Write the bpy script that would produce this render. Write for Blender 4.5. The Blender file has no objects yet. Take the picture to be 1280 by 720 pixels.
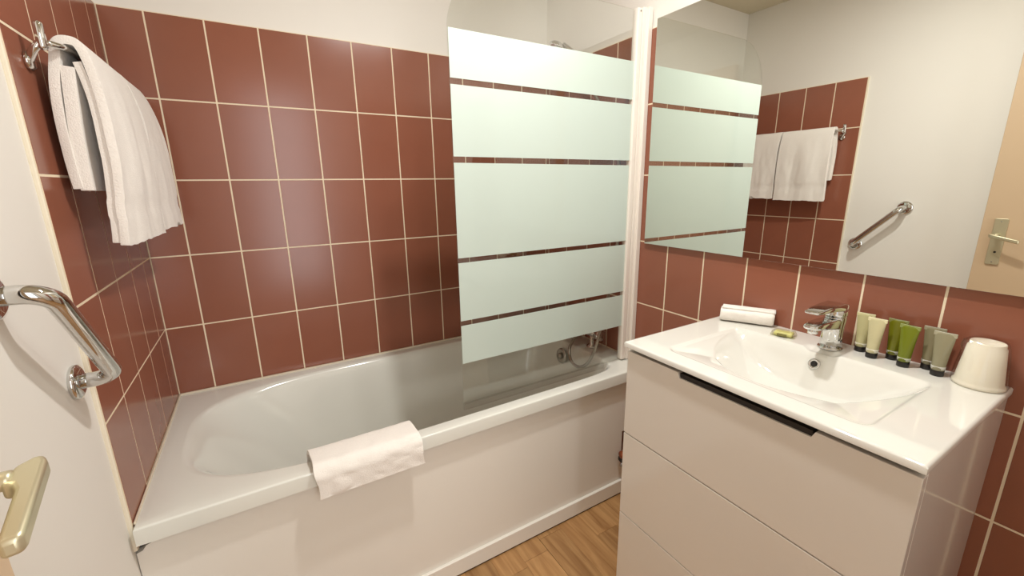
import bpy, bmesh, math, random
from mathutils import Vector, Matrix, noise
random.seed(7)
PI = math.pi
sc = bpy.context.scene
C = sc.collection

# ------------------------------------------------------------ camera
L = 1.598          # inside length of the room along the bath
RIM = 0.566
cam = bpy.data.cameras.new('camera'); co = bpy.data.objects.new('camera', cam); C.objects.link(co); sc.camera = co
R = [[0.8569010134172498, -0.5153237826551595, -0.01272997385968172],
     [-0.13115619517548655, -0.19407615846315185, -0.9721792515700359],
     [0.4985165049139095, 0.8347310008297065, -0.2338919634836918]]   # rows: right, down, forward
r_, d_, f_ = (Vector(v) for v in R)
m = Matrix((r_, -d_, -f_)).transposed().to_4x4()
m.translation = Vector((0.32669, -1.81000, 1.28410))
co.matrix_world = m
cam.sensor_fit = 'HORIZONTAL'; cam.sensor_width = 36
cam.lens = 528.624 * 36 / 1280
cam.shift_x = -(643.975 - 640) / 1280
cam.shift_y = (357.42 - 360) / 1280
cam.clip_start = 0.01

# ------------------------------------------------------------ world, lights, exposure
w = bpy.data.worlds.new('world'); sc.world = w; w.use_nodes = True
w.node_tree.nodes['Background'].inputs[0].default_value = (0.95, 0.97, 1.0, 1)
w.node_tree.nodes['Background'].inputs[1].default_value = 0.9
def area(name, loc, size, power, col, direction=(0, 0, -1), shape='DISK', size_y=None):
    l = bpy.data.lights.new(name, 'AREA'); l.shape = shape; l.size = size
    if size_y: l.size_y = size_y
    l.energy = power; l.color = col
    o = bpy.data.objects.new(name, l); C.objects.link(o); o.location = loc
    o.rotation_euler = Vector(direction).to_track_quat('-Z', 'Y').to_euler()
    return o
WARM = (1.0, 0.985, 0.955)
area('ceiling_lamp_light', (0.92, -1.14, 2.305), 0.08, 15.5, WARM)
area('ceiling_lamp_light', (1.18, -1.36, 2.305), 0.08, 3.5, WARM)
area('hall_daylight', (0.62, -2.95, 1.35), 0.5, 13, (0.95, 0.97, 1.0), (0, 1, 0), 'RECTANGLE', 2.0)
vs = sc.view_settings
vs.view_transform = 'Standard'; vs.look = 'None'; vs.gamma = 1; vs.use_curve_mapping = False
vs.exposure = 0.15

# ------------------------------------------------------------ helpers
def smooth(me, on=True):
    me.polygons.foreach_set('use_smooth', [on] * len(me.polygons)); me.update()
def mesh_obj(name, verts, faces, mat, parent=None, sm=False):
    me = bpy.data.meshes.new(name); me.from_pydata([tuple(v) for v in verts], [], faces); me.update()
    if sm: smooth(me)
    return link(name, me, mat, parent)
def link(name, me, mat, parent=None):
    if mat and not me.materials: me.materials.append(mat)
    o = bpy.data.objects.new(name, me); C.objects.link(o)
    if parent: o.parent = parent
    return o
def from_bm(name, bm, mat, parent=None, sm=False, fix=True):
    if fix: bmesh.ops.recalc_face_normals(bm, faces=bm.faces)
    me = bpy.data.meshes.new(name); bm.to_mesh(me); bm.free()
    if sm: smooth(me)
    return link(name, me, mat, parent)
def add_box(bm, a, b, bev=0, seg=2):
    lo = [min(a[i], b[i]) for i in range(3)]; hi = [max(a[i], b[i]) for i in range(3)]
    t = bmesh.new(); bmesh.ops.create_cube(t, size=1)
    for v in t.verts:
        v.co = Vector([(lo[i] + hi[i]) / 2 + v.co[i] * (hi[i] - lo[i]) for i in range(3)])
    if bev: bmesh.ops.bevel(t, geom=t.edges[:], offset=bev, segments=seg, profile=0.5, affect='EDGES')
    me = bpy.data.meshes.new('t'); t.to_mesh(me); t.free(); bm.from_mesh(me); bpy.data.meshes.remove(me)
def box(name, a, b, mat, parent=None, bev=0, seg=2, sm=False):
    bm = bmesh.new(); add_box(bm, a, b, bev, seg)
    return from_bm(name, bm, mat, parent, sm)
def sweep(bm, pts, rad, n=16, cap=True, scale=(1, 1)):
    pts = [Vector(p) for p in pts]
    rs = rad if isinstance(rad, (list, tuple)) else [rad] * len(pts)
    T = []
    for i in range(len(pts)):
        a = pts[max(i - 1, 0)]; b = pts[min(i + 1, len(pts) - 1)]; T.append((b - a).normalized())
    up = Vector((0, 0, 1)) if abs(T[0].z) < 0.9 else Vector((0, 1, 0))
    N = (up - T[0] * up.dot(T[0])).normalized(); rings = []
    for i, p in enumerate(pts):
        N = (N - T[i] * N.dot(T[i])).normalized(); B = T[i].cross(N)
        rings.append([bm.verts.new(p + (N * math.cos(2 * PI * k / n) * scale[0] + B * math.sin(2 * PI * k / n) * scale[1]) * rs[i]) for k in range(n)])
    for a, b in zip(rings, rings[1:]):
        for k in range(n): bm.faces.new((a[k], a[(k + 1) % n], b[(k + 1) % n], b[k]))
    if cap: bm.faces.new(rings[0][::-1]); bm.faces.new(rings[-1])
def catmull(P, n=8):
    P = [Vector(p) for p in P]; Q = [P[0]] + P + [P[-1]]; out = []
    for i in range(1, len(Q) - 2):
        for k in range(n):
            t = k / n; a, b, c, d = Q[i - 1], Q[i], Q[i + 1], Q[i + 2]
            out.append(0.5 * ((2 * b) + (c - a) * t + (2 * a - 5 * b + 4 * c - d) * t * t + (3 * b - a - 3 * c + d) * t ** 3))
    out.append(P[-1]); return out
def tube(name, pts, rad, mat, parent=None, n=16, scale=(1, 1)):
    bm = bmesh.new(); sweep(bm, pts, rad, n, True, scale)
    o = from_bm(name, bm, mat, parent, True); return o
def lathe(name, prof, mat, parent=None, loc=(0, 0, 0), axis=(0, 0, 1), n=40, sm=True, scale=(1, 1)):
    """prof: (r, h) pairs along axis"""
    q = Vector((0, 0, 1)).rotation_difference(Vector(axis).normalized()); bm = bmesh.new(); rings = []
    for r, h in prof:
        rings.append([bm.verts.new(Vector(loc) + q @ Vector((max(r, 1e-5) * math.cos(2 * PI * k / n) * scale[0], max(r, 1e-5) * math.sin(2 * PI * k / n) * scale[1], h))) for k in range(n)])
    for a, b in zip(rings, rings[1:]):
        for k in range(n): bm.faces.new((a[k], a[(k + 1) % n], b[(k + 1) % n], b[k]))
    bm.faces.new(rings[0][::-1]); bm.faces.new(rings[-1])
    o = from_bm(name, bm, mat, parent, sm)
    return o
def sharp(o, deg=35):
    """flat look across hard edges"""
    me = o.data; bm = bmesh.new(); bm.from_mesh(me)
    for e in bm.edges:
        if len(e.link_faces) == 2 and e.calc_face_angle(0) > math.radians(deg): e.smooth = False
    bm.to_mesh(me); bm.free(); return o
def prism(name, poly, z0, z1, mat, parent=None, plane='xy', bev=0):
    """extrude a 2-D polygon; plane gives the two axes, the third is extruded"""
    bm = bmesh.new()
    def P(a, b, c):
        return {'xy': (a, b, c), 'xz': (a, c, b), 'yz': (c, a, b)}[plane]
    lo = [bm.verts.new(P(a, b, z0)) for a, b in poly]; hi = [bm.verts.new(P(a, b, z1)) for a, b in poly]
    bm.faces.new(lo); bm.faces.new(hi[::-1]); n = len(poly)
    for k in range(n): bm.faces.new((lo[k], hi[k], hi[(k + 1) % n], lo[(k + 1) % n]))
    bmesh.ops.recalc_face_normals(bm, faces=bm.faces)
    if bev:
        ed = [e for e in bm.edges if e.calc_face_angle(0) > 0.5]
        bmesh.ops.bevel(bm, geom=ed, offset=bev, segments=2, profile=0.5, affect='EDGES')
    return from_bm(name, bm, mat, parent)
def rrect(x0, y0, x1, y1, r, n=6, corners=(1, 1, 1, 1)):
    out = []
    for i, (cx, cy, a0) in enumerate(((x1 - r, y1 - r, 0), (x0 + r, y1 - r, 90), (x0 + r, y0 + r, 180), (x1 - r, y0 + r, 270))):
        if corners[i]:
            for k in range(n + 1):
                a = math.radians(a0 + 90 * k / n); out.append((cx + r * math.cos(a), cy + r * math.sin(a)))
        else: out.append(((x1, y1), (x0, y1), (x0, y0), (x1, y0))[i])
    return out
def thing(name, label, cat, loc=(0, 0, 0), group=None):
    o = bpy.data.objects.new(name, None); C.objects.link(o); o.location = loc; o.empty_display_size = 0.05
    return tag(o, label, cat, group)
def tag(o, label, cat, group=None):
    o['label'] = label; o['category'] = cat
    if group: o['group'] = group
    return o
def setting(o, label=None):
    o['kind'] = 'structure'
    if label: o['label'] = label
    return o
def at_parent(o):
    """children were built in world coordinates: keep them there under an offset parent"""
    for ch in o.children: ch.matrix_parent_inverse = Matrix.Translation(-o.location)

# ------------------------------------------------------------ materials
def srgb(r, g, b):
    f = lambda c: (c / 255 / 12.92) if c <= 10 else ((c / 255 + 0.055) / 1.055) ** 2.4
    return (f(r), f(g), f(b), 1)
def mat(name, col, rough=0.5, metal=0, coat=0, coat_r=0.05, spec=0.5, noise_amt=0, noise_scale=20, bump=0, bump_scale=200, bump_dist=0.001, rnd=0, sheen=0, sss=0, rough_noise=0):
    M = bpy.data.materials.new(name); M.use_nodes = True; nt = M.node_tree; N = nt.nodes; b = N['Principled BSDF']
    b.inputs['Roughness'].default_value = rough; b.inputs['Metallic'].default_value = metal
    b.inputs['Coat Weight'].default_value = coat; b.inputs['Coat Roughness'].default_value = coat_r
    b.inputs['Specular IOR Level'].default_value = spec; b.inputs['Base Color'].default_value = col
    if sheen: b.inputs['Sheen Weight'].default_value = sheen
    if sss: b.inputs['Subsurface Weight'].default_value = sss; b.inputs['Subsurface Radius'].default_value = (0.01, 0.01, 0.008)
    tc = N.new('ShaderNodeTexCoord')
    last = None
    if noise_amt:
        nz = N.new('ShaderNodeTexNoise'); nz.inputs['Scale'].default_value = noise_scale; nz.inputs['Detail'].default_value = 5
        nt.links.new(tc.outputs['Object'], nz.inputs['Vector'])
        mr = N.new('ShaderNodeMapRange'); mr.inputs['To Min'].default_value = 1 - noise_amt; mr.inputs['To Max'].default_value = 1 + noise_amt
        nt.links.new(nz.outputs['Fac'], mr.inputs['Value'])
        hv = N.new('ShaderNodeHueSaturation'); hv.inputs['Color'].default_value = col
        nt.links.new(mr.outputs['Result'], hv.inputs['Value']); last = hv
        nt.links.new(hv.outputs['Color'], b.inputs['Base Color'])
    if rnd:
        oi = N.new('ShaderNodeObjectInfo'); mr2 = N.new('ShaderNodeMapRange')
        mr2.inputs['To Min'].default_value = 1 - rnd; mr2.inputs['To Max'].default_value = 1 + rnd
        nt.links.new(oi.outputs['Random'], mr2.inputs['Value'])
        hv = N.new('ShaderNodeHueSaturation'); hv.inputs['Color'].default_value = col
        if last: nt.links.new(last.outputs['Color'], hv.inputs['Color'])
        nt.links.new(mr2.outputs['Result'], hv.inputs['Value']); nt.links.new(hv.outputs['Color'], b.inputs['Base Color'])
    if bump:
        nb = N.new('ShaderNodeTexNoise'); nb.inputs['Scale'].default_value = bump_scale; nb.inputs['Detail'].default_value = 6
        nt.links.new(tc.outputs['Object'], nb.inputs['Vector'])
        bp = N.new('ShaderNodeBump'); bp.inputs['Strength'].default_value = bump; bp.inputs['Distance'].default_value = bump_dist
        nt.links.new(nb.outputs['Fac'], bp.inputs['Height']); nt.links.new(bp.outputs['Normal'], b.inputs['Normal'])
    return M
paint = mat('wall_paint', srgb(236, 232, 224), 0.6, noise_amt=0.012, noise_scale=3, bump=0.15, bump_scale=120)
ceil_m = mat('ceiling_paint', srgb(214, 204, 178), 0.7, noise_amt=0.01, noise_scale=4)
tile_m = mat('terracotta_tile', srgb(146, 90, 70), 0.2, spec=0.5, noise_amt=0.05, noise_scale=14, rnd=0.05, bump=0.06, bump_scale=9, bump_dist=0.002)
grout_m = mat('cream_grout', srgb(238, 222, 194), 0.8, noise_amt=0.04, noise_scale=60, bump=0.3, bump_scale=400)
edge_m = mat('cream_joint', srgb(234, 224, 202), 0.7, noise_amt=0.04, noise_scale=50)
enamel = mat('bath_enamel', srgb(227, 227, 218), 0.12, coat=0.5, noise_amt=0.01, noise_scale=4)
panel_m = mat('bath_panel_paint', srgb(233, 228, 218), 0.35, noise_amt=0.015, noise_scale=5, bump=0.05, bump_scale=60)
ceramic = mat('ceramic', srgb(223, 221, 213), 0.06, coat=0.6, noise_amt=0.006, noise_scale=5)
lacquer = mat('gloss_lacquer', srgb(226, 220, 211), 0.12, coat=0.3, noise_amt=0.006, noise_scale=5)
dark_m = mat('black_channel_and_gap_shade', srgb(30, 24, 18), 0.5, noise_amt=0.1, noise_scale=40)  # grip channel black, also stands in for shade in the panel gaps
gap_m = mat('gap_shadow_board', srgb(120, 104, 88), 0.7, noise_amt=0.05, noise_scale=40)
chrome = mat('chrome', (0.66, 0.655, 0.64, 1), 0.05, 1, noise_amt=0.02, noise_scale=30)
hose_m = mat('hose_metal', (0.42, 0.40, 0.35, 1), 0.28, 1, noise_amt=0.05, noise_scale=200)
brass = mat('champagne_metal', srgb(206, 198, 168), 0.34, 0.7, noise_amt=0.04, noise_scale=30)
copper = mat('copper_pipe', srgb(160, 92, 62), 0.35, 0.6, noise_amt=0.15, noise_scale=50)
pvc = mat('white_profile', srgb(236, 228, 218), 0.3, noise_amt=0.01, noise_scale=20)
towel_m = mat('terry_cloth', srgb(240, 234, 226), 0.95, spec=0.1, sheen=0.3, noise_amt=0.03, noise_scale=120, bump=0.7, bump_scale=420, bump_dist=0.002)
door_m = mat('door_paint', srgb(205, 178, 146), 0.4, noise_amt=0.02, noise_scale=6)
cap_m = mat('black_cap', srgb(26, 22, 20), 0.35, noise_amt=0.1, noise_scale=60)
cup_m = mat('cup_plastic', srgb(243, 236, 216), 0.35, sss=0.2, noise_amt=0.01, noise_scale=30)
sealant = mat('silicone', srgb(222, 210, 188), 0.5, noise_amt=0.06, noise_scale=60)

def mirror_mat():
    M = mat('mirror_silvering', (0.83, 0.84, 0.80, 1), 0.0, 1, noise_amt=0.004, noise_scale=3); return M
mirror_m = mirror_mat()
def wood():
    M = bpy.data.materials.new('oak_plank'); M.use_nodes = True; nt = M.node_tree; N = nt.nodes; b = N['Principled BSDF']
    tc = N.new('ShaderNodeTexCoord'); oi = N.new('ShaderNodeObjectInfo')
    va = N.new('ShaderNodeVectorMath'); va.operation = 'ADD'; vm = N.new('ShaderNodeVectorMath'); vm.operation = 'SCALE'; vm.inputs['Scale'].default_value = 1
    cb = N.new('ShaderNodeCombineXYZ'); mu = N.new('ShaderNodeMath'); mu.operation = 'MULTIPLY'; mu.inputs[1].default_value = 37
    nt.links.new(oi.outputs['Random'], mu.inputs[0]); nt.links.new(mu.outputs[0], cb.inputs[0]); nt.links.new(mu.outputs[0], cb.inputs[1])
    nt.links.new(tc.outputs['Object'], va.inputs[0]); nt.links.new(cb.outputs[0], va.inputs[1])
    mp = N.new('ShaderNodeMapping'); mp.inputs['Scale'].default_value = (14, 1.3, 4); nt.links.new(va.outputs[0], mp.inputs['Vector'])
    nz = N.new('ShaderNodeTexNoise'); nz.inputs['Scale'].default_value = 2.2; nz.inputs['Detail'].default_value = 7; nz.inputs['Distortion'].default_value = 1.4
    nt.links.new(mp.outputs[0], nz.inputs['Vector'])
    cr = N.new('ShaderNodeValToRGB'); cr.color_ramp.elements[0].position = 0.25; cr.color_ramp.elements[0].color = srgb(142, 100, 58)
    cr.color_ramp.elements[1].position = 0.75; cr.color_ramp.elements[1].color = srgb(190, 148, 98)
    nt.links.new(nz.outputs['Fac'], cr.inputs[0])
    hv = N.new('ShaderNodeHueSaturation'); mr = N.new('ShaderNodeMapRange'); mr.inputs['To Min'].default_value = 0.8; mr.inputs['To Max'].default_value = 1.12
    nt.links.new(oi.outputs['Random'], mr.inputs['Value']); nt.links.new(mr.outputs[0], hv.inputs['Value']); nt.links.new(cr.outputs[0], hv.inputs['Color'])
    nt.links.new(hv.outputs[0], b.inputs['Base Color']); b.inputs['Roughness'].default_value = 0.38
    return M
wood_m = wood()
def schlick(nt, f0):
    N = nt.nodes; lw = N.new('ShaderNodeLayerWeight'); lw.inputs['Blend'].default_value = 0.5
    p = N.new('ShaderNodeMath'); p.operation = 'POWER'; p.inputs[1].default_value = 5; q = N.new('ShaderNodeMath'); q.operation = 'MULTIPLY_ADD'
    q.inputs[1].default_value = 1 - f0; q.inputs[2].default_value = f0
    nt.links.new(lw.outputs['Facing'], p.inputs[0]); nt.links.new(p.outputs[0], q.inputs[0]); return q
def glass_mat(name, tint, ior=1.5):
    M = bpy.data.materials.new(name); M.use_nodes = True; nt = M.node_tree; N = nt.nodes; N.clear()
    out = N.new('ShaderNodeOutputMaterial'); mx = N.new('ShaderNodeMixShader'); tr = N.new('ShaderNodeBsdfTransparent'); gl = N.new('ShaderNodeBsdfGlossy')
    fr = schlick(nt, ((ior - 1) / (ior + 1)) ** 2 * 1.8); tr.inputs[0].default_value = tint; gl.inputs['Roughness'].default_value = 0.0
    tcn = N.new('ShaderNodeTexCoord'); nz = N.new('ShaderNodeTexNoise'); nz.inputs['Scale'].default_value = 8; mr = N.new('ShaderNodeMapRange')
    mr.inputs['To Min'].default_value = 0.0; mr.inputs['To Max'].default_value = 0.02
    nt.links.new(tcn.outputs['Object'], nz.inputs['Vector']); nt.links.new(nz.outputs['Fac'], mr.inputs['Value']); nt.links.new(mr.outputs[0], gl.inputs['Roughness'])
    nt.links.new(fr.outputs[0], mx.inputs[0]); nt.links.new(tr.outputs[0], mx.inputs[1]); nt.links.new(gl.outputs[0], mx.inputs[2]); nt.links.new(mx.outputs[0], out.inputs[0])
    return M
glass_m = glass_mat('clear_glass', (0.955, 0.965, 0.95, 1))
film_m = glass_mat('clear_film', (0.95, 0.95, 0.95, 1), 1.4)
def frost_mat():
    M = bpy.data.materials.new('frosted_film'); M.use_nodes = True; nt = M.node_tree; N = nt.nodes; N.clear()
    out = N.new('ShaderNodeOutputMaterial'); di = N.new('ShaderNodeBsdfDiffuse'); tl = N.new('ShaderNodeBsdfTranslucent'); gl = N.new('ShaderNodeBsdfGlossy')
    fr = schlick(nt, 0.045); gl.inputs['Roughness'].default_value = 0.02
    tc = N.new('ShaderNodeTexCoord'); nz = N.new('ShaderNodeTexNoise'); nz.inputs['Scale'].default_value = 6
    hv = N.new('ShaderNodeHueSaturation'); hv.inputs['Color'].default_value = srgb(210, 223, 214); mr = N.new('ShaderNodeMapRange'); mr.inputs['To Min'].default_value = 0.985; mr.inputs['To Max'].default_value = 1.015
    nt.links.new(tc.outputs['Object'], nz.inputs['Vector']); nt.links.new(nz.outputs['Fac'], mr.inputs['Value']); nt.links.new(mr.outputs[0], hv.inputs['Value'])
    nt.links.new(hv.outputs[0], di.inputs[0]); nt.links.new(hv.outputs[0], tl.inputs[0])
    m1 = N.new('ShaderNodeMixShader'); m1.inputs[0].default_value = 0.18; nt.links.new(di.outputs[0], m1.inputs[1]); nt.links.new(tl.outputs[0], m1.inputs[2])
    m2 = N.new('ShaderNodeMixShader'); nt.links.new(fr.outputs[0], m2.inputs[0]); nt.links.new(m1.outputs[0], m2.inputs[1]); nt.links.new(gl.outputs[0], m2.inputs[2])
    nt.links.new(m2.outputs[0], out.inputs[0]); return M
frost_m = frost_mat()
def tinted(name, col, rough, alpha):
    M = mat(name, col, rough, noise_amt=0.05, noise_scale=60, spec=0.5)
    nt = M.node_tree; b = nt.nodes['Principled BSDF']; out = [n for n in nt.nodes if n.type == 'OUTPUT_MATERIAL'][0]
    mx = nt.nodes.new('ShaderNodeMixShader'); tr = nt.nodes.new('ShaderNodeBsdfTransparent'); tr.inputs[0].default_value = (0.9, 0.9, 0.85, 1)
    mx.inputs[0].default_value = alpha; nt.links.new(tr.outputs[0], mx.inputs[1]); nt.links.new(b.outputs[0], mx.inputs[2]); nt.links.new(mx.outputs[0], out.inputs[0])
    return M

# ------------------------------------------------------------ room shell
CE = 2.317; REAR = -2.10; TT = 1.81; YE = -0.700
PT = 0.008            # the tile faces stand this far off the plaster
floor = setting(box('floor', (-0.12, -3.4, -0.06), (L + 0.12, 0.12, -0.012), mat('underfloor', srgb(60, 40, 26), 0.8, noise_amt=0.1)))
ceiling = setting(box('ceiling', (-0.12, REAR - 0.12, CE), (L + 0.12, 0.12, CE + 0.08), ceil_m))
wall_back = setting(box('wall_back', (-0.12, PT, -0.06), (L + 0.12, 0.12, CE), paint))
wall_left = setting(box('wall_left', (-0.12, REAR - 0.12, -0.06), (-PT, PT, CE), paint))
wall_right = setting(box('wall_right', (L + PT, REAR - 0.12, -0.06), (L + 0.12, PT, CE), paint))
DX0, DX1, DZ = 0.03, 0.84, 2.03
wf = bmesh.new()
add_box(wf, (DX1, REAR - 0.1, -0.06), (L + PT, REAR, CE)); add_box(wf, (-PT, REAR - 0.1, DZ), (DX1, REAR, CE)); add_box(wf, (-PT, REAR - 0.1, -0.06), (DX0 - 0.03, REAR, DZ))
setting(from_bm('wall_front', wf, paint))
t1 = bmesh.new()
add_box(t1, (DX1 - 0.03, REAR - 0.11, 0), (DX1 + 0.04, REAR + 0.012, DZ + 0.04), 0.002); add_box(t1, (DX0 - 0.03, REAR - 0.11, DZ - 0.03), (DX1 - 0.03, REAR + 0.012, DZ + 0.04), 0.002)
setting(from_bm('trim_1', t1, door_m), 'beige frame around the doorway')
setting(box('wall_hall', (-0.9, -3.5, -0.06), (2.4, -3.4, 2.6), paint), 'pale wall seen through the doorway in the mirror')

# wall tiles: every tile is an object of its own under its wall
W, H, J = 0.150, 0.2495, 0.0047
tile_cache = {}
def tile(parent, plane, u0, u1, v0, v1):
    """plane: 'B' back (u = x), 'L' left (u = y), 'R' right (u = y); v = z"""
    a, b = round(u1 - u0 - J, 4), round(v1 - v0 - J, 4)
    if a < 0.006 or b < 0.006: return
    key = (plane, a, b)
    if key not in tile_cache:
        t = 0.0085
        if plane == 'B': lo, hi = (-a / 2, 0, -b / 2), (a / 2, t, b / 2)
        elif plane == 'L': lo, hi = (-t, -a / 2, -b / 2), (0, a / 2, b / 2)
        else: lo, hi = (0, -a / 2, -b / 2), (t, a / 2, b / 2)
        bm = bmesh.new(); add_box(bm, lo, hi, 0.0006, 1)
        me = bpy.data.meshes.new('tile'); bm.to_mesh(me); bm.free(); me.materials.append(tile_m); tile_cache[key] = me
    o = bpy.data.objects.new('tile', tile_cache[key]); C.objects.link(o); o.parent = parent
    u, v = (u0 + u1) / 2, (v0 + v1) / 2
    e = random.uniform(-0.0002, 0.0002)
    o.location = {'B': (u, e, v), 'L': (-e, u, v), 'R': (L + e, u, v)}[plane]
    k = 0.0012
    o.rotation_euler = (random.uniform(-k, k) if plane == 'B' else 0, random.uniform(-k, k) if plane != 'B' else 0, random.uniform(-k, k))
    return o
rowz = [TT - H * i for i in range(9)]
XV1 = 0.1073
cols = [0.0] + [XV1 + W * i for i in range(10)] + [L]
for i in range(len(cols) - 1):
    for j in range(5):
        v0 = max(rowz[j + 1], RIM)
        tile(wall_back, 'B', cols[i], cols[i + 1], v0, rowz[j])
box('grout', (0, 0.0007, RIM - 0.01), (L, PT + 0.001, TT), grout_m, wall_back)
ycols = [YE, -0.552, -0.402, -0.252, -0.102, 0.0]
for i in range(5):
    for j in range(6):
        v0, v1 = max(rowz[j + 1], 0.52 if i == 0 else RIM), rowz[j]
        if v1 - v0 > 0.02: tile(wall_left, 'L', ycols[i], ycols[i + 1], v0, v1)
box('grout', (-PT - 0.001, YE, 0.50), (-0.0006, 0, TT), grout_m, wall_left)
box('edge_joint', (-PT - 0.001, YE - 0.005, 0.50), (-0.0008, YE + 0.0005, TT), edge_m, wall_left, bev=0.002)
YR0 = -0.7766
rcols = [0.0] + [YR0 + W * k for k in range(5, -9, -1)]
rcols = [c for c in rcols if c > REAR + 0.01] + [REAR + 0.0]
for i in range(len(rcols) - 1):
    y1, y0 = rcols[i], rcols[i + 1]
    for j in range(8):
        v0, v1 = max(rowz[j + 1], 0.0), rowz[j]
        if y0 > -0.70 and v1 < RIM: continue
        if y0 > -0.70: v0 = max(v0, RIM)
        if y1 < -1.9 and j < 3: pass
        tile(wall_right, 'R', y0, y1, v0, v1)
box('grout', (L + 0.0007, REAR, 0.0), (L + PT + 0.001, 0, TT), grout_m, wall_right)
# floor planks, laid along y
px = -0.02; PW = 0.0985
plank_cache = {}
while px < L + 0.02:
    x1 = min(px + PW, L + 0.03); y = -0.60 + random.uniform(0, 0.3)
    while y > REAR - 0.1:
        ln = random.choice((0.30, 0.40, 0.50)); y0 = max(y - ln, REAR - 0.12)
        key = (round(x1 - px, 3), round(y - y0, 3))
        if key not in plank_cache:
            a, b = key; bm = bmesh.new(); add_box(bm, (0, -b, -0.012), (a - 0.0006, -0.0006, 0), 0.0006, 1)
            me = bpy.data.meshes.new('plank'); bm.to_mesh(me); bm.free(); me.materials.append(wood_m); plank_cache[key] = me
        o = bpy.data.objects.new('plank', plank_cache[key]); C.objects.link(o); o.parent = floor; o.location = (px, y, 0)
        y = y0
    px += PW
box('hall_flooring', (-0.12, -3.4, -0.013), (L + 0.12, REAR - 0.12, 0), wood_m, floor)

# ------------------------------------------------------------ bathtub
YF = -0.722       # front face of the rim
tub = thing('bathtub', 'long white enamelled bathtub along the red tiled back wall', 'bathtub', (L / 2, -0.36, 0))
def contour(s, x0, x1, y0, y1, nl, nr, k, n):
    """superellipse, rounder at the left end; s unused"""
    a = 2 * PI * k / n; cx = x0 + (x1 - x0) * 0.42; cy = (y0 + y1) / 2
    c, sn = math.cos(a), math.sin(a)
    if c < 0: ex, hx = nl, cx - x0
    else: ex, hx = nr, x1 - cx
    x = cx + hx * math.copysign(abs(c) ** (2 / ex), c); yv = cy + (y1 - y0) / 2 * math.copysign(abs(sn) ** (2 / ex), sn)
    return x, yv
NT = 160
RX0, RX1, RY0, RY1 = 0.003, L - 0.003, YF, -0.007
def rect_pt(x, y):
    cx = 0.06 + 1.42 * 0.42; cy = -0.36
    dx, dy = x - cx, y - cy
    t = min([(RX1 - cx) / dx if dx > 1e-6 else 9e9, (RX0 - cx) / dx if dx < -1e-6 else 9e9, (RY1 - cy) / dy if dy > 1e-6 else 9e9, (RY0 - cy) / dy if dy < -1e-6 else 9e9])
    return cx + dx * t, cy + dy * t
inner0 = [contour(0, 0.056, 1.487, -0.677, -0.050, 3.2, 12, k, NT) for k in range(NT)]
outer = [rect_pt(*p) for p in inner0]
# snap to the exact corners
for cxy in ((RX0, RY0), (RX1, RY0), (RX0, RY1), (RX1, RY1)):
    i = min(range(NT), key=lambda q: (outer[q][0] - cxy[0]) ** 2 + (outer[q][1] - cxy[1]) ** 2); outer[i] = cxy
rings = []
B = 0.005
def inset(p, d): return (min(max(p[0], RX0 + d), RX1 - d), min(max(p[1], RY0 + d), RY1 - d))
rings.append([(*inset(p, 0.004), RIM - 0.045) for p in outer])
rings.append([(*p, RIM - 0.043) for p in outer])
for a in (0, 30, 60, 90):
    rings.append([(*inset(p, B * (1 - math.cos(math.radians(a)))), RIM - B + B * math.sin(math.radians(a))) for p in outer])
for t in (0.5, 0.93):
    rings.append([(o_[0] + (i_[0] - o_[0]) * t, o_[1] + (i_[1] - o_[1]) * t, RIM - 0.001 * t) for o_, i_ in zip(outer, inner0)])
spec = [(0.000, RIM - 0.0015), (0.006, RIM - 0.005), (0.011, RIM - 0.013), (0.016, RIM - 0.03), (0.03, 0.46), (0.045, 0.38), (0.062, 0.28), (0.08, 0.22), (0.115, 0.180), (0.17, 0.165), (0.24, 0.160)]
for ins, z in spec:
    sl = min(1, (RIM - z) / 0.4) * 0.25; sr = min(1, (RIM - z) / 0.4) * 0.02
    rings.append([(*contour(0, 0.056 + ins * 1.2 + sl, 1.487 - ins * 0.6 - sr, -0.677 + ins, -0.050 - ins, 3.2 - min(1, (RIM - z) / 0.3) * 0.6, 12 - min(1, (RIM - z) / 0.3) * 8, k, NT), z) for k in range(NT)])
V = [p for rg in rings for p in rg]; F = []
for i in range(len(rings) - 1):
    for k in range(NT):
        k2 = (k + 1) % NT; F.append((i * NT + k, i * NT + k2, (i + 1) * NT + k2, (i + 1) * NT + k))
V.append((0.78, -0.36, 0.158)); c = len(V) - 1; b0 = (len(rings) - 1) * NT
for k in range(NT): F.append((b0 + k, b0 + (k + 1) % NT, c))
o = mesh_obj('basin', V, F, enamel, tub, True); sharp(o, 50)
mo = o.modifiers.new('thickness', 'SOLIDIFY'); mo.thickness = 0.003; mo.offset = -1
# overflow plate with plug holder
lathe('overflow_plate', [(0.0, 0.0), (0.034, 0.0), (0.036, 0.003), (0.034, 0.007), (0.022, 0.009), (0.02, 0.008)], mat('satin_metal', (0.5, 0.49, 0.46, 1), 0.3, 1, noise_amt=0.03), tub, (1.4585, -0.335, 0.502), (-1, 0, 0.12))
lathe('overflow_knob', [(0.0, 0), (0.013, 0), (0.014, 0.008), (0.011, 0.013), (0.0, 0.013)], hose_m, tub, (1.450, -0.335, 0.503), (-1, 0, 0.12), 24)
lathe('drain', [(0.0, 0.0), (0.032, 0.0), (0.034, 0.002), (0.026, 0.003), (0.0, 0.002)], chrome, tub, (1.24, -0.36, 0.160), (0, 0, 1))
# silicone bead
bm = bmesh.new(); add_box(bm, (0.002, -0.011, RIM - 0.003), (L - 0.002, -0.0012, RIM + 0.004), 0.002); add_box(bm, (0.0012, YE, RIM - 0.003), (0.006, -0.008, RIM + 0.003), 0.0015)
from_bm('sealant_bead', bm, sealant, tub)

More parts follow.
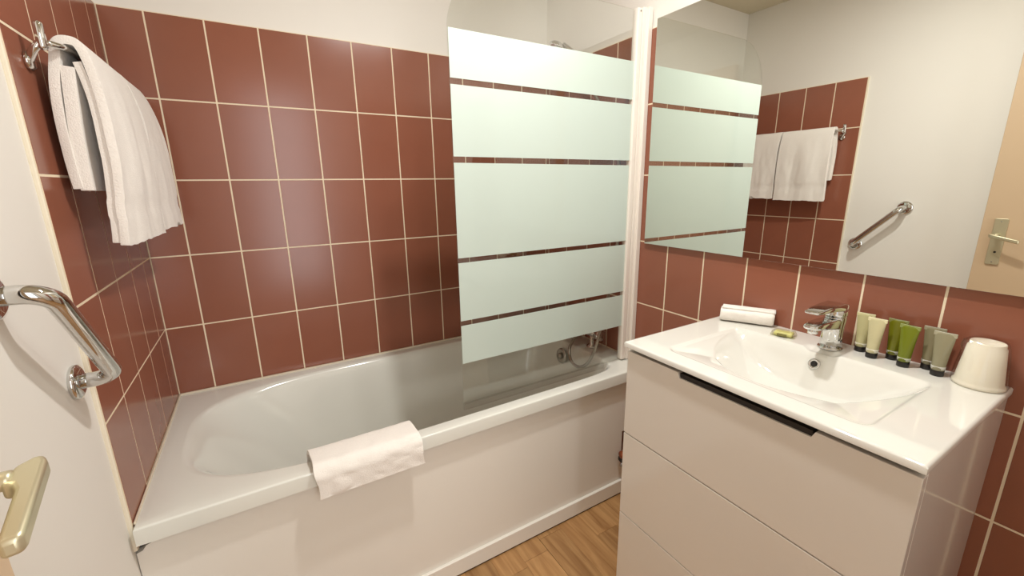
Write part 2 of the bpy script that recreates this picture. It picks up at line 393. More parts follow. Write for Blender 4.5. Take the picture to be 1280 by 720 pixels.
XR = 1.493
panel = prism('front_panel', [(-0.0066, 0.0), (-0.0062, 0.490), (0.006, 0.494), (0.012, 0.503), (0.024, 0.508), (0.026, 0.534), (1.560, 0.534), (1.560, 0.292), (XR, 0.290), (XR, 0.120), (1.560, 0.118), (1.560, 0.0)], -0.700, -0.682, panel_m, tub, 'xz')
bm = bmesh.new(); add_box(bm, (-0.0062, -0.712, 0.006), (1.56, -0.700, 0.066), 0.002)
o = from_bm('bottom_trim', bm, panel_m, panel); o['label'] = 'narrow white trim board along the foot of the panel'
box('floor_gap_shade', (0.004, -0.708, 0.0), (XR, -0.700, 0.006), dark_m, panel)  # black strip painting the shade of the gap under the trim
box('recess_shade', (0.0, -0.680, 0.0), (0.05, -0.676, RIM - 0.046), dark_m, panel)  # black sheet behind the cut corner, painted shade of the cavity
bm = bmesh.new(); add_box(bm, (XR - 0.01, -0.681, 0.10), (1.57, -0.676, 0.31), 0.001)
o = from_bm('end_filler', bm, mat('brown_filler', srgb(128, 84, 62), 0.6, noise_amt=0.1), panel)
at_parent(tub)

valve = thing('pipe_valve', 'small copper pipe stub poking out beside the vanity end of the bath panel', 'pipe', (1.50, -0.72, 0.19))
lathe('pipe', [(0.0, -0.03), (0.011, -0.03), (0.011, 0.05), (0.0, 0.05)], copper, valve, (1.497, -0.724, 0.198), (1, 0, 0), 24)
lathe('collar', [(0.0, 0), (0.017, 0), (0.018, 0.004), (0.018, 0.022), (0.015, 0.026), (0.0, 0.026)], copper, valve, (1.472, -0.724, 0.198), (1, 0, 0), 24)
lathe('nut', [(0.0, 0), (0.014, 0), (0.014, 0.012), (0.0, 0.012)], cap_m, valve, (1.468, -0.722, 0.181), (1, 0, 0), 6, False)
at_parent(valve)

# ------------------------------------------------------------ glass bath screen
scr = thing('bath_screen', 'glass bath screen with frosted bands standing on the bath rim', 'shower screen', (1.2, -0.62, RIM))
GX0, GX1, GZ0, GZ1, GR = 0.832, 1.542, RIM + 0.005, 1.864, 0.17
gp = [(GX0, GZ0), (GX1, GZ0), (GX1, GZ1)] + [(GX0 + GR - GR * math.sin(a), GZ1 - GR + GR * math.cos(a)) for a in [PI / 2 * k / 20 for k in range(21)]]
prism('glass_pane', gp, -0.623, -0.617, glass_m, scr, 'xz')
for z0, z1 in ((1.575, 1.701), (1.3645, 1.5585), (1.065, 1.347), (0.863, 1.050), (0.718, 0.847)):
    o = box('frosted_band', (GX0 + 0.001, -0.6242, z0), (GX1, -0.6232, z1), frost_m, scr)
# hinge profile and wall profile
bm = bmesh.new()
add_box(bm, (1.537, -0.633, RIM + 0.004), (1.560, -0.607, 1.870), 0.004)
from_bm('hinge_profile', bm, pvc, scr)
bm = bmesh.new()
add_box(bm, (1.560, -0.635, RIM + 0.003), (1.578, -0.605, 1.874), 0.002); add_box(bm, (1.576, -0.645, RIM + 0.003), (L - 0.0005, -0.598, 1.874), 0.002)
from_bm('wall_profile', bm, pvc, scr)
lathe('screw', [(0, 0), (0.003, 0), (0.003, 0.0015), (0, 0.0015)], hose_m, scr, (1.549, -0.633, 1.860), (0, -1, 0), 16)
box('bottom_seal', (GX0, -0.626, 0.552), (1.450, -0.615, GZ0 + 0.004), glass_mat('seal_plastic', (0.93, 0.93, 0.92, 1)), scr, 0.001)
at_parent(scr)

# ------------------------------------------------------------ bath mixer, hose, hand shower
mx = thing('bath_mixer', 'chrome bath mixer tap behind the glass screen at the tap end', 'tap', (1.545, -0.37, RIM))
for yy in (-0.295, -0.445):
    lathe('foot', [(0.0, 0), (0.027, 0), (0.028, 0.004), (0.02, 0.009), (0.014, 0.012), (0.014, 0.06), (0, 0.06)], chrome, mx, (1.545, yy, RIM), (0, 0, 1), 28)
lathe('body', [(0, 0), (0.016, 0), (0.021, 0.01), (0.021, 0.19), (0.016, 0.20), (0, 0.20)], chrome, mx, (1.545, -0.27, RIM + 0.068), (0, -1, 0), 28)
for yy, dy in ((-0.27, 1), (-0.47, -1)):
    lathe('handle', [(0, 0), (0.018, 0), (0.026, 0.008), (0.026, 0.03), (0.02, 0.038), (0, 0.038)], chrome, mx, (1.545, yy, RIM + 0.068), (0, dy, 0), 12)
tube('spout', catmull([(1.53, -0.37, RIM + 0.068), (1.50, -0.37, RIM + 0.072), (1.455, -0.37, RIM + 0.060), (1.432, -0.37, RIM + 0.035)], 6), 0.012, chrome, mx)
hp = catmull([(1.530, -0.385, RIM + 0.052), (1.485, -0.392, 0.60), (1.445, -0.405, 0.562), (1.425, -0.445, 0.522), (1.425, -0.50, 0.516), (1.435, -0.552, 0.56), (1.455, -0.578, 0.66), (1.50, -0.585, 0.86), (1.548, -0.575, 1.12), (1.572, -0.52, 1.42), (1.566, -0.40, 1.62), (1.548, -0.32, 1.715)], 14)
bm = bmesh.new()
n = len(hp); sweep(bm, hp, [0.0070 if i % 2 else 0.0062 for i in range(n)], 12)
o = from_bm('shower_hose', bm, hose_m, mx, True); o['label'] = 'metal shower hose looping down into the bath'
at_parent(mx)
hs = thing('hand_shower', 'hand shower whose top just shows above the frosted glass', 'shower head', (L - 0.02, -0.28, 1.78))
lathe('wall_holder', [(0, 0), (0.024, 0), (0.024, 0.008), (0.012, 0.012), (0.012, 0.04), (0, 0.04)], chrome, hs, (L - 0.0005, -0.285, 1.77), (-1, 0, 0), 24)
tube('grip', [(1.550, -0.32, 1.715), (1.556, -0.287, 1.77), (1.545, -0.255, 1.825), (1.525, -0.225, 1.853)], [0.010, 0.013, 0.013, 0.012], chrome, hs)
lathe('spray_head', [(0, 0), (0.030, 0), (0.037, 0.006), (0.037, 0.014), (0.026, 0.026), (0.01, 0.032), (0, 0.032)], chrome, hs, (1.502, -0.204, 1.838), (0.32, -0.25, 0.8), 28)
at_parent(hs)

# ------------------------------------------------------------ towels and rail
rail = thing('towel_rail', 'chrome towel rail fixed high on the left tiled wall', 'towel rail', (0.0, -0.35, 1.55))
RXp, RZ = 0.056, 1.545
tube('bar', catmull([(0.030, -0.640, RZ), (0.044, -0.630, RZ), (RXp, -0.600, RZ), (RXp, -0.50, RZ), (RXp, -0.15, RZ), (RXp, -0.055, RZ), (0.044, -0.030, RZ), (0.030, -0.020, RZ)], 6), 0.0062, chrome, rail, 16)
for yy in (-0.640, -0.020):
    bm = bmesh.new(); add_box(bm, (0.024, yy - 0.008, RZ - 0.012), (0.038, yy + 0.008, RZ + 0.036), 0.006, 3)
    from_bm('end_block', bm, chrome, rail, True)
    tube('bracket', catmull([(0.004, yy * 0.97 - 0.002, RZ - 0.030), (0.018, yy, RZ - 0.012), (0.029, yy, RZ)], 4), 0.0065, chrome, rail, 16)
    lathe('wall_plate', [(0, 0), (0.016, 0), (0.016, 0.005), (0.012, 0.009), (0, 0.009)], chrome, rail, (0.0006, yy * 0.97 - 0.002, RZ - 0.030), (1, 0, 0), 24)
at_parent(rail)

def cloth_sheet(name, path, y0, y1, th, parent, ny=48, amp=0.0058, seed=0, lean=None, mat_=towel_m, edge=0.0):
    P = catmull([(a, 0, b) for a, b in path], 9); ns = len(P); V = []; F = []
    for i, p in enumerate(P):
        t = i / (ns - 1); a = P[max(i - 1, 0)]; b = P[min(i + 1, ns - 1)]; T = (b - a).normalized(); Nn = Vector((T.z, 0, -T.x))
        grip = min(1, abs(p.z - RZ) / 0.15)
        for k in range(ny + 1):
            u = k / ny; y = y0 + (y1 - y0) * u
            q = noise.noise(Vector((y * 14 + seed, p.z * 2.5, seed * 1.7))) * amp * grip * 1.6 + noise.noise(Vector((y * 40 + seed, p.z * 14, 3.1))) * amp * 0.35 * grip
            band = 0.0016 if (1.225 < p.z < 1.262 and t > 0.5) else 0
            v = p + Nn * (q + band)
            dy = noise.noise(Vector((p.z * 6, seed, u * 3))) * 0.006 * grip
            dz = (noise.noise(Vector((u * 4 + seed, 0, t * 2))) * 0.007 + noise.noise(Vector((u * 17 + seed, 0, 2))) * 0.003) * (1 if t in (0, 1) else 0.0)
            if lean: v = v + Vector((lean(u, t), 0, 0))
            V.append((v.x, y + dy, v.z + dz))
    for i in range(ns - 1):
        for k in range(ny):
            a = i * (ny + 1) + k; F.append((a, a + 1, a + ny + 2, a + ny + 1))
    o = mesh_obj(name, V, F, mat_, parent, True)
    s = o.modifiers.new('thick', 'SOLIDIFY'); s.thickness = th; s.offset = 0
    b = o.modifiers.new('round', 'BEVEL'); b.width = th * 0.42; b.segments = 3; b.limit_method = 'ANGLE'; b.angle_limit = math.radians(50)
    return o
def hanging_towel(label, y0, y1, zb, zi, seed, dx, near, far):
    t = thing('hand_towel', label, 'towel', (RXp, (y0 + y1) / 2, RZ), 'white towels on the rail')
    ft_ = far
    path = [(0.0225, zi + 0.003), (0.0215, zi + 0.04), (0.0215, zi + 0.12), (0.025, zi + 0.19), (RXp - 0.021, RZ - 0.018), (RXp - 0.013, RZ + 0.010), (RXp + 0.002, RZ + 0.0165), (RXp + 0.018, RZ + 0.008), (RXp + 0.029 + dx, RZ - 0.035), (0.092 + dx, 1.44), (0.092 + dx, 1.33), (0.086 + dx, 1.24), (0.082 + dx, zb)]
    cloth_sheet('back_fold', [(0.050, 1.515), (0.046, 1.47), (0.0395, 1.38), (0.0375, 1.32), (0.0365, zi)], y0 + 0.002, y1 - 0.006, 0.020, t, seed=seed + 11, amp=0.0015)
    cloth_sheet('towel_cloth', path, y0, y1, 0.015, t, seed=seed, lean=lambda u, q: (near + (ft_ - near) * u) * max(0, q - 0.55) / 0.45)
    path2 = [(RXp + 0.010, 1.525), (RXp + 0.017 , 1.49), (0.0785 + dx, 1.44), (0.078 + dx, 1.33), (0.072 + dx, 1.24), (0.068 + dx, zb + 0.006)]
    cloth_sheet('folded_layer', path2, y0 + 0.004, y1 - 0.008, 0.013, t, seed=seed, lean=lambda u, q: (near + (ft_ - near) * u) * (0.2 + 0.8 * q))
    at_parent(t); return t
hanging_towel('white towel over the rail end nearest the plain wall', -0.612, -0.345, 1.168, 1.283, 2, 0.0, -0.004, 0.022)
hanging_towel('white towel over the rail end nearest the tiled corner', -0.336, -0.140, 1.178, 1.30, 9, 0.0, 0.020, 0.036)

# towel folded over the bath rim
bt = thing('bath_mat', 'folded white bath mat draped over the front rim of the bathtub', 'bath mat', (0.5, -0.70, RIM))
def mat_sheet(name, path, x0, x1, th, seed, skew, parent):
    P = catmull([(0, a, b) for a, b in path], 8); ns = len(P); nx = 40; V = []; F = []
    for i, p in enumerate(P):
        t = i / (ns - 1); a = P[max(i - 1, 0)]; b = P[min(i + 1, ns - 1)]; T = (b - a).normalized(); Nn = Vector((0, T.z, -T.y))
        for k in range(nx + 1):
            u = k / nx; x = x0 + (x1 - x0) * u + skew * t
            q = (noise.noise(Vector((x * 12 + seed, t * 4, 1))) * 0.006 + noise.noise(Vector((x * 30, t * 9, seed))) * 0.004) * min(1, 3 * abs(t - 0.4))
            v = Vector((x + noise.noise(Vector((t * 5, seed, u))) * 0.004, p.y, p.z)) + Nn * abs(q)
            V.append(v)
    for i in range(ns - 1):
        for k in range(nx):
            a = i * (nx + 1) + k; F.append((a, a + 1, a + nx + 2, a + nx + 1))
    o = mesh_obj(name, V, F, towel_m, parent, True)
    s = o.modifiers.new('thick', 'SOLIDIFY'); s.thickness = th; s.offset = 0
    b = o.modifiers.new('round', 'BEVEL'); b.width = th * 0.4; b.segments = 3; b.limit_method = 'ANGLE'; b.angle_limit = math.radians(50)
    return o
mat_sheet('lower_layer', [(-0.656, 0.5735), (-0.676, 0.5735), (-0.70, 0.5735), (-0.722, 0.571), (-0.7305, 0.556), (-0.731, 0.535), (-0.731, 0.508)], 0.359, 0.629, 0.011, 3, 0.012, bt)
mat_sheet('upper_layer', [(-0.634, 0.548), (-0.637, 0.570), (-0.648, 0.582), (-0.665, 0.586), (-0.70, 0.585), (-0.728, 0.581), (-0.742, 0.562), (-0.744, 0.535), (-0.744, 0.500)], 0.354, 0.634, 0.011, 8, 0.014, bt)
at_parent(bt)

# ------------------------------------------------------------ grab bar
gb = thing('grab_bar', 'polished chrome grab bar slanting up the plain left wall', 'grab bar', (0.0, -0.85, 1.03))
A = Vector((0.052, -0.766, 0.936)); Bq = Vector((0.052, -0.952, 1.141)); ax = (Bq - A).normalized()
pts = [(-PT, A.y, A.z), (0.020, A.y, A.z)]
for k in range(1, 8):
    a = PI / 2 * k / 8; pts.append(Vector((0.020 + 0.032 * math.sin(a), A.y, A.z)) + ax * 0.030 * (1 - math.cos(a)))
pts += [A + ax * 0.030 + ax * 0.01, Bq - ax * 0.040]
for k in range(1, 8):
    a = PI / 2 * k / 8; pts.append(Vector((0.020 + 0.032 * math.cos(a), Bq.y, Bq.z)) - ax * 0.030 * (1 - math.sin(a)))
pts += [(0.020, Bq.y, Bq.z), (-PT, Bq.y, Bq.z)]
tube('bar', pts, 0.0142, chrome, gb, 24)
for q in (A, Bq):
    lathe('flange', [(0, 0), (0.031, 0), (0.033, 0.003), (0.032, 0.008), (0.024, 0.011), (0.0, 0.0115)], chrome, gb, (-PT, q.y, q.z), (1, 0, 0), 36)
at_parent(gb)

# ------------------------------------------------------------ open door against the left wall
door = setting(bpy.data.objects.new('door_1', None)); C.objects.link(door); door.location = (0.05, -2.05, 0)
door['label'] = 'beige door leaf standing open flat against the left wall'
DF = 0.070
box('leaf', (0.030, -2.06, 0.008), (DF, -1.252, 2.02), door_m, door, 0.002)
prism('handle_plate', rrect(-1.332, 0.910, -1.290, 1.112, 0.006, 4), DF, DF + 0.007, brass, door, 'yz', 0.0015)
lathe('keyhole', [(0, 0), (0.0045, 0), (0.0045, 0.0008), (0, 0.0008)], cap_m, door, (DF + 0.0068, -1.313, 0.966), (1, 0, 0), 16)
for zz in (1.099, 0.922):
    lathe('screw', [(0, 0), (0.003, 0), (0.0025, 0.0012), (0, 0.0012)], hose_m, door, (DF + 0.0068, -1.311, zz), (1, 0, 0), 12)
bm = bmesh.new()
LZ = 1.040
sweep(bm, [(DF + 0.006, -1.310, LZ), (DF + 0.045, -1.310, LZ)], 0.0085, 20)
poly = [(0.112, -1.299), (0.122, -1.291), (0.129, -1.291), (0.133, -1.300), (0.140, -1.378), (0.139, -1.384), (0.126, -1.386), (0.120, -1.330), (0.116, -1.322), (0.108, -1.320)]
zl = lambda b: LZ - 0.22 * (-1.295 - b)
lo = [bm.verts.new((a, b, zl(b) - 0.008)) for a, b in poly]; hi = [bm.verts.new((a, b, zl(b) + 0.008)) for a, b in poly]
bm.faces.new(lo[::-1]); bm.faces.new(hi)
for k in range(len(poly)): bm.faces.new((lo[k], lo[(k + 1) % len(poly)], hi[(k + 1) % len(poly)], hi[k]))
bmesh.ops.recalc_face_normals(bm, faces=bm.faces)
o = from_bm('door_handle', bm, brass, door); b = o.modifiers.new('round', 'BEVEL'); b.width = 0.004; b.segments = 4; b.limit_method = 'ANGLE'; b.angle_limit = math.radians(40)
smooth(o.data); sharp(o, 60)
for zz in (0.25, 1.75):
    lathe('hinge', [(0, 0), (0.007, 0), (0.007, 0.09), (0, 0.09)], brass, door, (0.075, -2.063, zz), (0, 0, 1), 16)
at_parent(door)

# ------------------------------------------------------------ mirror
mir = thing('wall_mirror', 'large frameless mirror above the washbasin', 'mirror', (L, -1.2, 1.05))
box('mirror_backing', (L - 0.010, -1.735, 1.060), (L - 0.0005, -0.680, 1.826), mat('mirror_edge', srgb(96, 84, 62), 0.5, noise_amt=0.1), mir)
box('mirror_glass', (L - 0.014, -1.738, 1.057), (L - 0.0098, -0.6765, 1.829), mirror_m, mir, 0.0006, 1)
at_parent(mir)

# ------------------------------------------------------------ vanity
VY0, VY1, ZC = -1.655, -1.038, 0.868      # right end, left end, counter height
VF = 1.138                                 # drawer fronts
vn = thing('vanity_cabinet', 'glossy white vanity cabinet with three drawers under the washbasin', 'cabinet', (1.37, -1.345, 0))
cy0, cy1 = VY0 + 0.004, VY1 - 0.006
bm = bmesh.new()
add_box(bm, (VF + 0.020, cy0, 0.055), (L - 0.0005, cy0 + 0.016, ZC - 0.0175), 0.001)
add_box(bm, (VF + 0.020, cy1 - 0.016, 0.055), (L - 0.0005, cy1, ZC - 0.0175), 0.001)
add_box(bm, (VF + 0.020, cy0 + 0.016, 0.055), (L - 0.0005, cy1 - 0.016, 0.071))
add_box(bm, (L - 0.02, cy0 + 0.016, 0.071), (L - 0.0005, cy1 - 0.016, ZC - 0.0175))
add_box(bm, (VF + 0.06, cy0 + 0.02, 0.0), (L - 0.02, cy1 - 0.02, 0.055))
from_bm('carcass', bm, lacquer, vn)
box('gap_shade_strip', (VF + 0.0205, cy0 + 0.0165, 0.60), (VF + 0.030, cy1 - 0.0165, ZC - 0.0175), gap_m, vn)  # brown strip, its colour carries the shade of the gap under the counter
def drawer(z0, z1, notch):
    if notch:
        prof = [(cy0, z0), (cy1, z0), (cy1, z1), (-1.205, z1), (-1.211, z1 - 0.013), (-1.497, z1 - 0.013), (-1.503, z1), (cy0, z1)]
    else: prof = [(cy0, z0), (cy1, z0), (cy1, z1), (cy0, z1)]
    d = prism('drawer', prof, VF, VF + 0.019, lacquer, vn, 'yz', 0.0012)
    if notch:
        h = box('handle', (VF + 0.004, -1.498, z1 - 0.0128), (VF + 0.0195, -1.210, z1 - 0.0015), dark_m, d)
        h['label'] = 'black recessed grip channel'
    return d
drawer(0.5965, 0.8415, True); drawer(0.3315, 0.5935, False); drawer(0.060, 0.3285, False)
at_parent(vn)

wb = thing('washbasin', 'white ceramic washbasin top with a wide shallow bowl', 'washbasin', (1.36, -1.345, ZC))
BX0, BX1 = 1.128, L - 0.0005
NX, NY = 170, 220
xs = [BX0 + (BX1 - BX0) * i / NX for i in range(NX + 1)]; ys = [VY0 + (VY1 - VY0) * j / NY for j in range(NY + 1)]
def ss(t): t = min(1, max(0, t)); return t * t * (3 - 2 * t)
def depth(x, y):
    # shallow rounded rectangle
    qx = abs(x - 1.336) - (0.158 - 0.03); qy = abs(y + 1.348) - (0.218 - 0.03)
    sd = 0.03 - math.hypot(max(qx, 0), max(qy, 0)) - min(max(qx, qy), 0)      # >0 inside
    rim = ss(sd / 0.012)
    if sd <= 0: d = 0.0
    else:
        tray = 0.004 * ss(sd / 0.010) + 0.020 * ss(sd / 0.16)
        # deep bowl: half ellipse whose flat side is the back wall
        r = math.hypot((x - 1.490) / 0.292, (y + 1.350) / 0.212)
        bowl = 0.082 * (1 - min(1, r) ** 3) ** 1.1
        back = ss((1.4945 - x) / 0.055)
        d = tray * min(1, back * 2) + bowl * back
    # notch in the back edge in front of the tap
    nq = abs(y + 1.352) / 0.046
    if 1.44 < x < 1.530 and nq < 1:
        nd = 0.007 * ss((1 - nq) / 0.5) * ss((1.522 - x) / 0.03); d = max(d, nd)
    # raised outer edge
    e = min(x - BX0, y - VY0, VY1 - y)
    if e < 0.012: d += 0.0008 * (1 - e / 0.012) * -0.0
    return d
V = []; F = []
for i, x in enumerate(xs):
    for j, y in enumerate(ys):
        z = ZC - depth(x, y)
        e = min(x - BX0, y - VY0, VY1 - y)
        rr = 0.003
        if e < rr: z -= rr - math.sqrt(max(0, rr * rr - (rr - e) ** 2))
        V.append((x, y, z))
idx = lambda i, j: i * (NY + 1) + j
for i in range(NX):
    for j in range(NY): F.append((idx(i, j), idx(i + 1, j), idx(i + 1, j + 1), idx(i, j + 1)))
# skirt and underside
ring = [idx(i, 0) for i in range(NX + 1)] + [idx(NX, j) for j in range(1, NY + 1)] + [idx(i, NY) for i in range(NX - 1, -1, -1)] + [idx(0, j) for j in range(NY - 1, 0, -1)]
base = len(V)
for q in ring: V.append((V[q][0], V[q][1], ZC - 0.0135))
n = len(ring)
for k in range(n): F.append((ring[k], base + k, base + (k + 1) % n, ring[(k + 1) % n]))
ub = len(V)
for q in ring:
    V.append((V[q][0] + (0.01 if V[q][0] < BX0 + 0.01 else 0), min(max(V[q][1], VY0 + 0.006), VY1 - 0.006), ZC - 0.0165))
for k in range(n): F.append((base + k, ub + k, ub + (k + 1) % n, base + (k + 1) % n))
o = mesh_obj('basin', V, F, ceramic, wb, True); sharp(o, 50)
# extra finer rounding at the lip
# overflow ring on the back slope of the bowl
OV = Vector((1.4722, -1.3495, 0.8364)); od = Vector((-0.92, 0, 0.39))
lathe('overflow_ring', [(0.0075, 0.0), (0.0130, 0.0), (0.0135, 0.003), (0.0115, 0.0045), (0.008, 0.004), (0.0075, 0.001)], chrome, wb, OV, od, 28)
lathe('overflow_hole', [(0, 0.0), (0.008, 0.0), (0.008, 0.0026), (0, 0.0026)], cap_m, wb, OV, od, 24)
at_parent(wb)
lathe('drain', [(0, 0), (0.024, 0), (0.026, 0.002), (0.02, 0.006), (0, 0.007)], chrome, wb, (1.315 - 1.36, -1.36 + 1.345, -0.089), (0, 0, 1), 32)

# basin tap
fc = thing('basin_tap', 'chrome single lever mixer tap at the back of the washbasin', 'tap', (1.534, -1.352, ZC))
lathe('base_ring', [(0, 0), (0.0265, 0), (0.027, 0.003), (0.024, 0.006), (0, 0.006)], chrome, fc, (1.534, -1.352, ZC), (0, 0, 1), 40)
bm = bmesh.new()
sweep(bm, [(1.534, -1.352, ZC + 0.004), (1.534, -1.352, ZC + 0.03), (1.535, -1.352, ZC + 0.06), (1.538, -1.352, ZC + 0.080), (1.540, -1.352, ZC + 0.087)], [0.0240, 0.0230, 0.0230, 0.0240, 0.0220], 36)
from_bm('body', bm, chrome, fc, True)
def slab(name, secs, bev, parent):
    """secs: (x, half width, z low, z high); joined along x with rounded edges"""
    bm = bmesh.new(); rg = []
    for x, hw, z0, z1 in secs:
        rg.append([bm.verts.new((x, -1.352 + a * hw, ZC + z)) for a, z in ((-1, z0), (1, z0), (1, z1), (-1, z1))])
    for a, b in zip(rg, rg[1:]):
        for k in range(4): bm.faces.new((a[k], a[(k + 1) % 4], b[(k + 1) % 4], b[k]))
    bm.faces.new(rg[0][::-1]); bm.faces.new(rg[-1]); bmesh.ops.recalc_face_normals(bm, faces=bm.faces)
    o = from_bm(name, bm, chrome, parent, True)
    m_ = o.modifiers.new('round', 'BEVEL'); m_.width = bev; m_.segments = 5; m_.limit_method = 'ANGLE'; m_.angle_limit = math.radians(40)
    return o
slab('spout', [(1.548, 0.020, 0.048, 0.080), (1.50, 0.020, 0.058, 0.083), (1.45, 0.019, 0.066, 0.085), (1.412, 0.016, 0.070, 0.083)], 0.0085, fc)
lathe('aerator', [(0, 0), (0.0105, 0), (0.0105, 0.012), (0, 0.012)], chrome, fc, (1.430, -1.352, ZC + 0.059), (0, 0, 1), 24)
lathe('cartridge_cap', [(0.0, 0.0), (0.0240, 0.0), (0.0245, 0.006), (0.0235, 0.016), (0.019, 0.024), (0.010, 0.028), (0.0, 0.029)], chrome, fc, (1.538, -1.352, ZC + 0.086), (-0.12, 0, 1), 36)
slab('lever', [(1.560, 0.019, 0.098, 0.114), (1.530, 0.0215, 0.101, 0.121), (1.48, 0.0205, 0.107, 0.121), (1.44, 0.0185, 0.109, 0.119), (1.408, 0.0150, 0.110, 0.117)], 0.0050, fc)
at_parent(fc)

# folded face towel on the washbasin corner
ft = thing('face_towel', 'small rolled white towel on the back left corner of the washbasin', 'towel', (1.54, -1.115, ZC))
dirv = Vector((0.068, -0.128, 0)).normalized(); sid = Vector((-dirv.y, dirv.x, 0)) * -1
c0 = Vector((1.520, -1.058, ZC)); LN = 0.142
def roll(name, ra, rb, zc_, spiral, parent):
    n = 64; nl = 30; V = []; F = []
    for i in range(nl + 1):
        u = i / nl
        for k in range(n):
            a = 2 * PI * k / n
            ca, sa = math.cos(a), math.sin(a)
            x = ra * math.copysign(abs(ca) ** 0.75, ca); z = rb * math.copysign(abs(sa) ** 0.75, sa)
            w_ = 1 + 0.05 * noise.noise(Vector((u * 5, ca * 1.4, sa * 1.4)))
            e = 1 - 0.10 * (max(0, abs(u - 0.5) - 0.46) / 0.04) ** 2
            p = c0 + dirv * (LN * u + 0.004 * noise.noise(Vector((ca * 2, sa * 2, 5)))) + sid * x * w_ * e + Vector((0, 0, zc_ + z * w_ * e))
            p.z = max(p.z, ZC + 0.0004)
            V.append(p)
    for i in range(nl):
        for k in range(n): F.append((i * n + k, i * n + (k + 1) % n, (i + 1) * n + (k + 1) % n, (i + 1) * n + k))
    F.append([k for k in range(n)][::-1]); F.append([nl * n + k for k in range(n)])
    return mesh_obj(name, V, F, towel_m, parent, True)
roll('towel_roll', 0.029, 0.0205, 0.0215, 0, ft)
# loose outer flap of the roll, shows as a step along the top
V = []; F = []
for i in range(25):
    u = i / 24
    for k in range(13):
        a = math.radians(-70 + 190 * k / 12); off = 0.0025 + 0.001 * noise.noise(Vector((u * 6, k, 0)))
        ca, sa = math.cos(a), math.sin(a)
        x = (0.029 + off) * math.copysign(abs(ca) ** 0.75, ca); z = (0.0205 + off) * math.copysign(abs(sa) ** 0.75, sa)
        p = c0 + dirv * (LN * u * 0.985 + 0.004) - sid * x + Vector((0, 0, 0.0215 + z)); p.z = max(p.z, ZC + 0.002)
        V.append(p)
for i in range(24):
    for k in range(12): a = i * 13 + k; F.append((a, a + 1, a + 14, a + 13))
o = mesh_obj('outer_flap', V, F, towel_m, ft, True); s = o.modifiers.new('thick', 'SOLIDIFY'); s.thickness = 0.004; s.offset = 0
at_parent(ft)

# wrapped soap
sp = thing('wrapped_soap', 'small yellow green soap bar in clear wrapping beside the tap', 'soap', (1.527, -1.243, ZC))
sp.rotation_euler = (0, 0, 0.25)
bm = bmesh.new(); add_box(bm, (-0.015, -0.022, 0.0012), (0.015, 0.022, 0.011), 0.003, 3)
from_bm('soap_bar', bm, mat('soap', srgb(222, 218, 150), 0.4, sss=0.3, noise_amt=0.25, noise_scale=70), sp, True)
bm = bmesh.new(); add_box(bm, (-0.021, -0.029, 0.0003), (0.021, 0.029, 0.0145), 0.003, 2)
for v in bm.verts:
    if v.co.z > 0.008: v.co.x *= 0.88; v.co.y *= 0.9
    v.co += Vector((noise.noise(v.co * 90), noise.noise(v.co * 90 + Vector((5, 0, 0))), 0)) * 0.0015
from_bm('wrapping', bm, glass_mat('soap_wrap', (0.93, 0.93, 0.86, 1), 1.35), sp)
box('printed_strip', (-0.0215, -0.010, 0.0035), (-0.0150, 0.012, 0.0085), mat('soap_print', srgb(120, 112, 60), 0.5, noise_amt=0.2, noise_scale=120), sp)

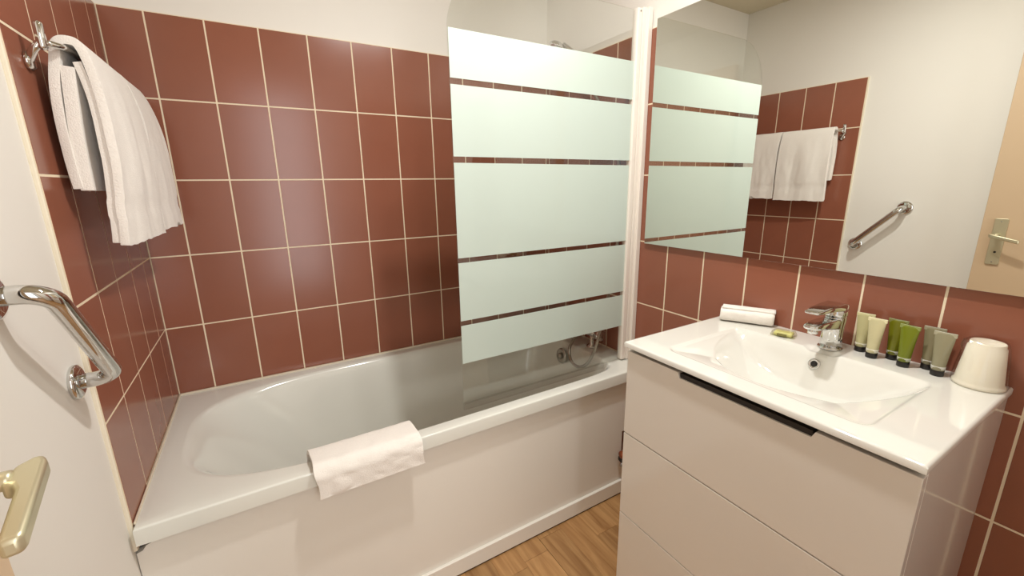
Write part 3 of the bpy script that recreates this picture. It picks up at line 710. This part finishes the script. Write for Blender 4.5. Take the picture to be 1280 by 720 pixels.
# toiletry tubes
def toiletry(label, x, y, col, alpha, rz, hgt=0.098):
    t = thing('toiletry_tube', label, 'toiletry tube', (x, y, ZC), 'small toiletry tubes beside the cup'); t.rotation_euler = (0, 0, rz)
    lathe('cap', [(0, 0), (0.0108, 0), (0.0114, 0.001), (0.0114, 0.0125), (0.0106, 0.0135), (0, 0.0135)], cap_m, t, n=28)
    body = tinted('tube_plastic', col, 0.25, alpha)
    n = 32; V = []; F = []; st = 14
    for i in range(st + 1):
        u = i / st; z = 0.0135 + (hgt - 0.0135) * u
        a = 0.0112 + 0.0068 * u ** 1.3; b = 0.0112 * (1 - u ** 1.5) + 0.0012
        for k in range(n):
            an = 2 * PI * k / n; V.append((b * math.cos(an), a * math.sin(an), z))
    for i in range(st):
        for k in range(n): F.append((i * n + k, i * n + (k + 1) % n, (i + 1) * n + (k + 1) % n, (i + 1) * n + k))
    F.append([k for k in range(n)][::-1]); F.append([st * n + k for k in range(n)])
    mesh_obj('tube_body', V, F, body, t, True)
    lt = tuple(min(1, c * 1.25 + 0.08) for c in col[:3]) + (1,)
    box('crimp', (-0.0016, -0.0183, hgt - 0.009), (0.0016, 0.0183, hgt), tinted('crimp_plastic', lt, 0.35, 0.85), t, 0.0006, 1)
    lathe('neck_band', [(0.0108, 0.0), (0.0119, 0.0), (0.0121, 0.007), (0.0112, 0.007)], mat('band_plastic', tuple(0.5 * c + 0.38 for c in col[:3]) + (1,), 0.4, noise_amt=0.04), t, (0, 0, 0.0155), n=28)
cream = srgb(196, 190, 142); green = srgb(120, 132, 22); grey = srgb(150, 144, 116)
toiletry('pale cream tube nearest the tap, rear one of its pair', 1.572, -1.402, cream, 0.85, 0.10)
toiletry('pale cream tube standing in front of its twin, nearest the tap', 1.547, -1.434, srgb(206, 198, 156), 0.88, 0.04)
toiletry('dark green tube half hidden behind the brighter green one', 1.575, -1.464, srgb(108, 110, 16), 0.9, 0.05)
toiletry('bright green tube at the middle front of the six', 1.545, -1.494, srgb(112, 122, 20), 0.9, -0.06)
toiletry('grey beige tube half hidden behind its twin', 1.573, -1.528, srgb(136, 128, 98), 0.86, 0.06)
toiletry('grey beige tube in front of its twin, nearest the plastic cup', 1.548, -1.551, grey, 0.86, 0.02)

# cup
cp = thing('plastic_cup', 'cream plastic cup standing upside down in clear film', 'cup', (1.556, -1.612, ZC))
lathe('cup_body', [(0, 0.0), (0.0375, 0.0), (0.0395, 0.002), (0.0395, 0.006), (0.0370, 0.008), (0.0362, 0.012), (0.0285, 0.084), (0.0265, 0.0865), (0.0262, 0.093), (0.0250, 0.0945), (0.0235, 0.0935), (0.0225, 0.0905), (0, 0.0895)], cup_m, cp, n=48)
V = []; F = []; n = 40
for i, (r, z) in enumerate([(0.0405, 0.001), (0.0415, 0.010), (0.0385, 0.04), (0.0355, 0.065), (0.0325, 0.085), (0.029, 0.097), (0.018, 0.0985)]):
    for k in range(n):
        a = 2 * PI * k / n; rr = r + 0.0022 * noise.noise(Vector((math.cos(a) * 3, math.sin(a) * 3, z * 60))) + (0.010 * max(0, math.cos(a - 2.3)) ** 14 if i > 3 else 0)
        V.append((rr * math.cos(a), rr * math.sin(a), z))
for i in range(6):
    for k in range(n): F.append((i * n + k, i * n + (k + 1) % n, (i + 1) * n + (k + 1) % n, (i + 1) * n + k))
F.append([6 * n + k for k in range(n)])
mesh_obj('clear_wrap', V, F, film_m, cp, True)
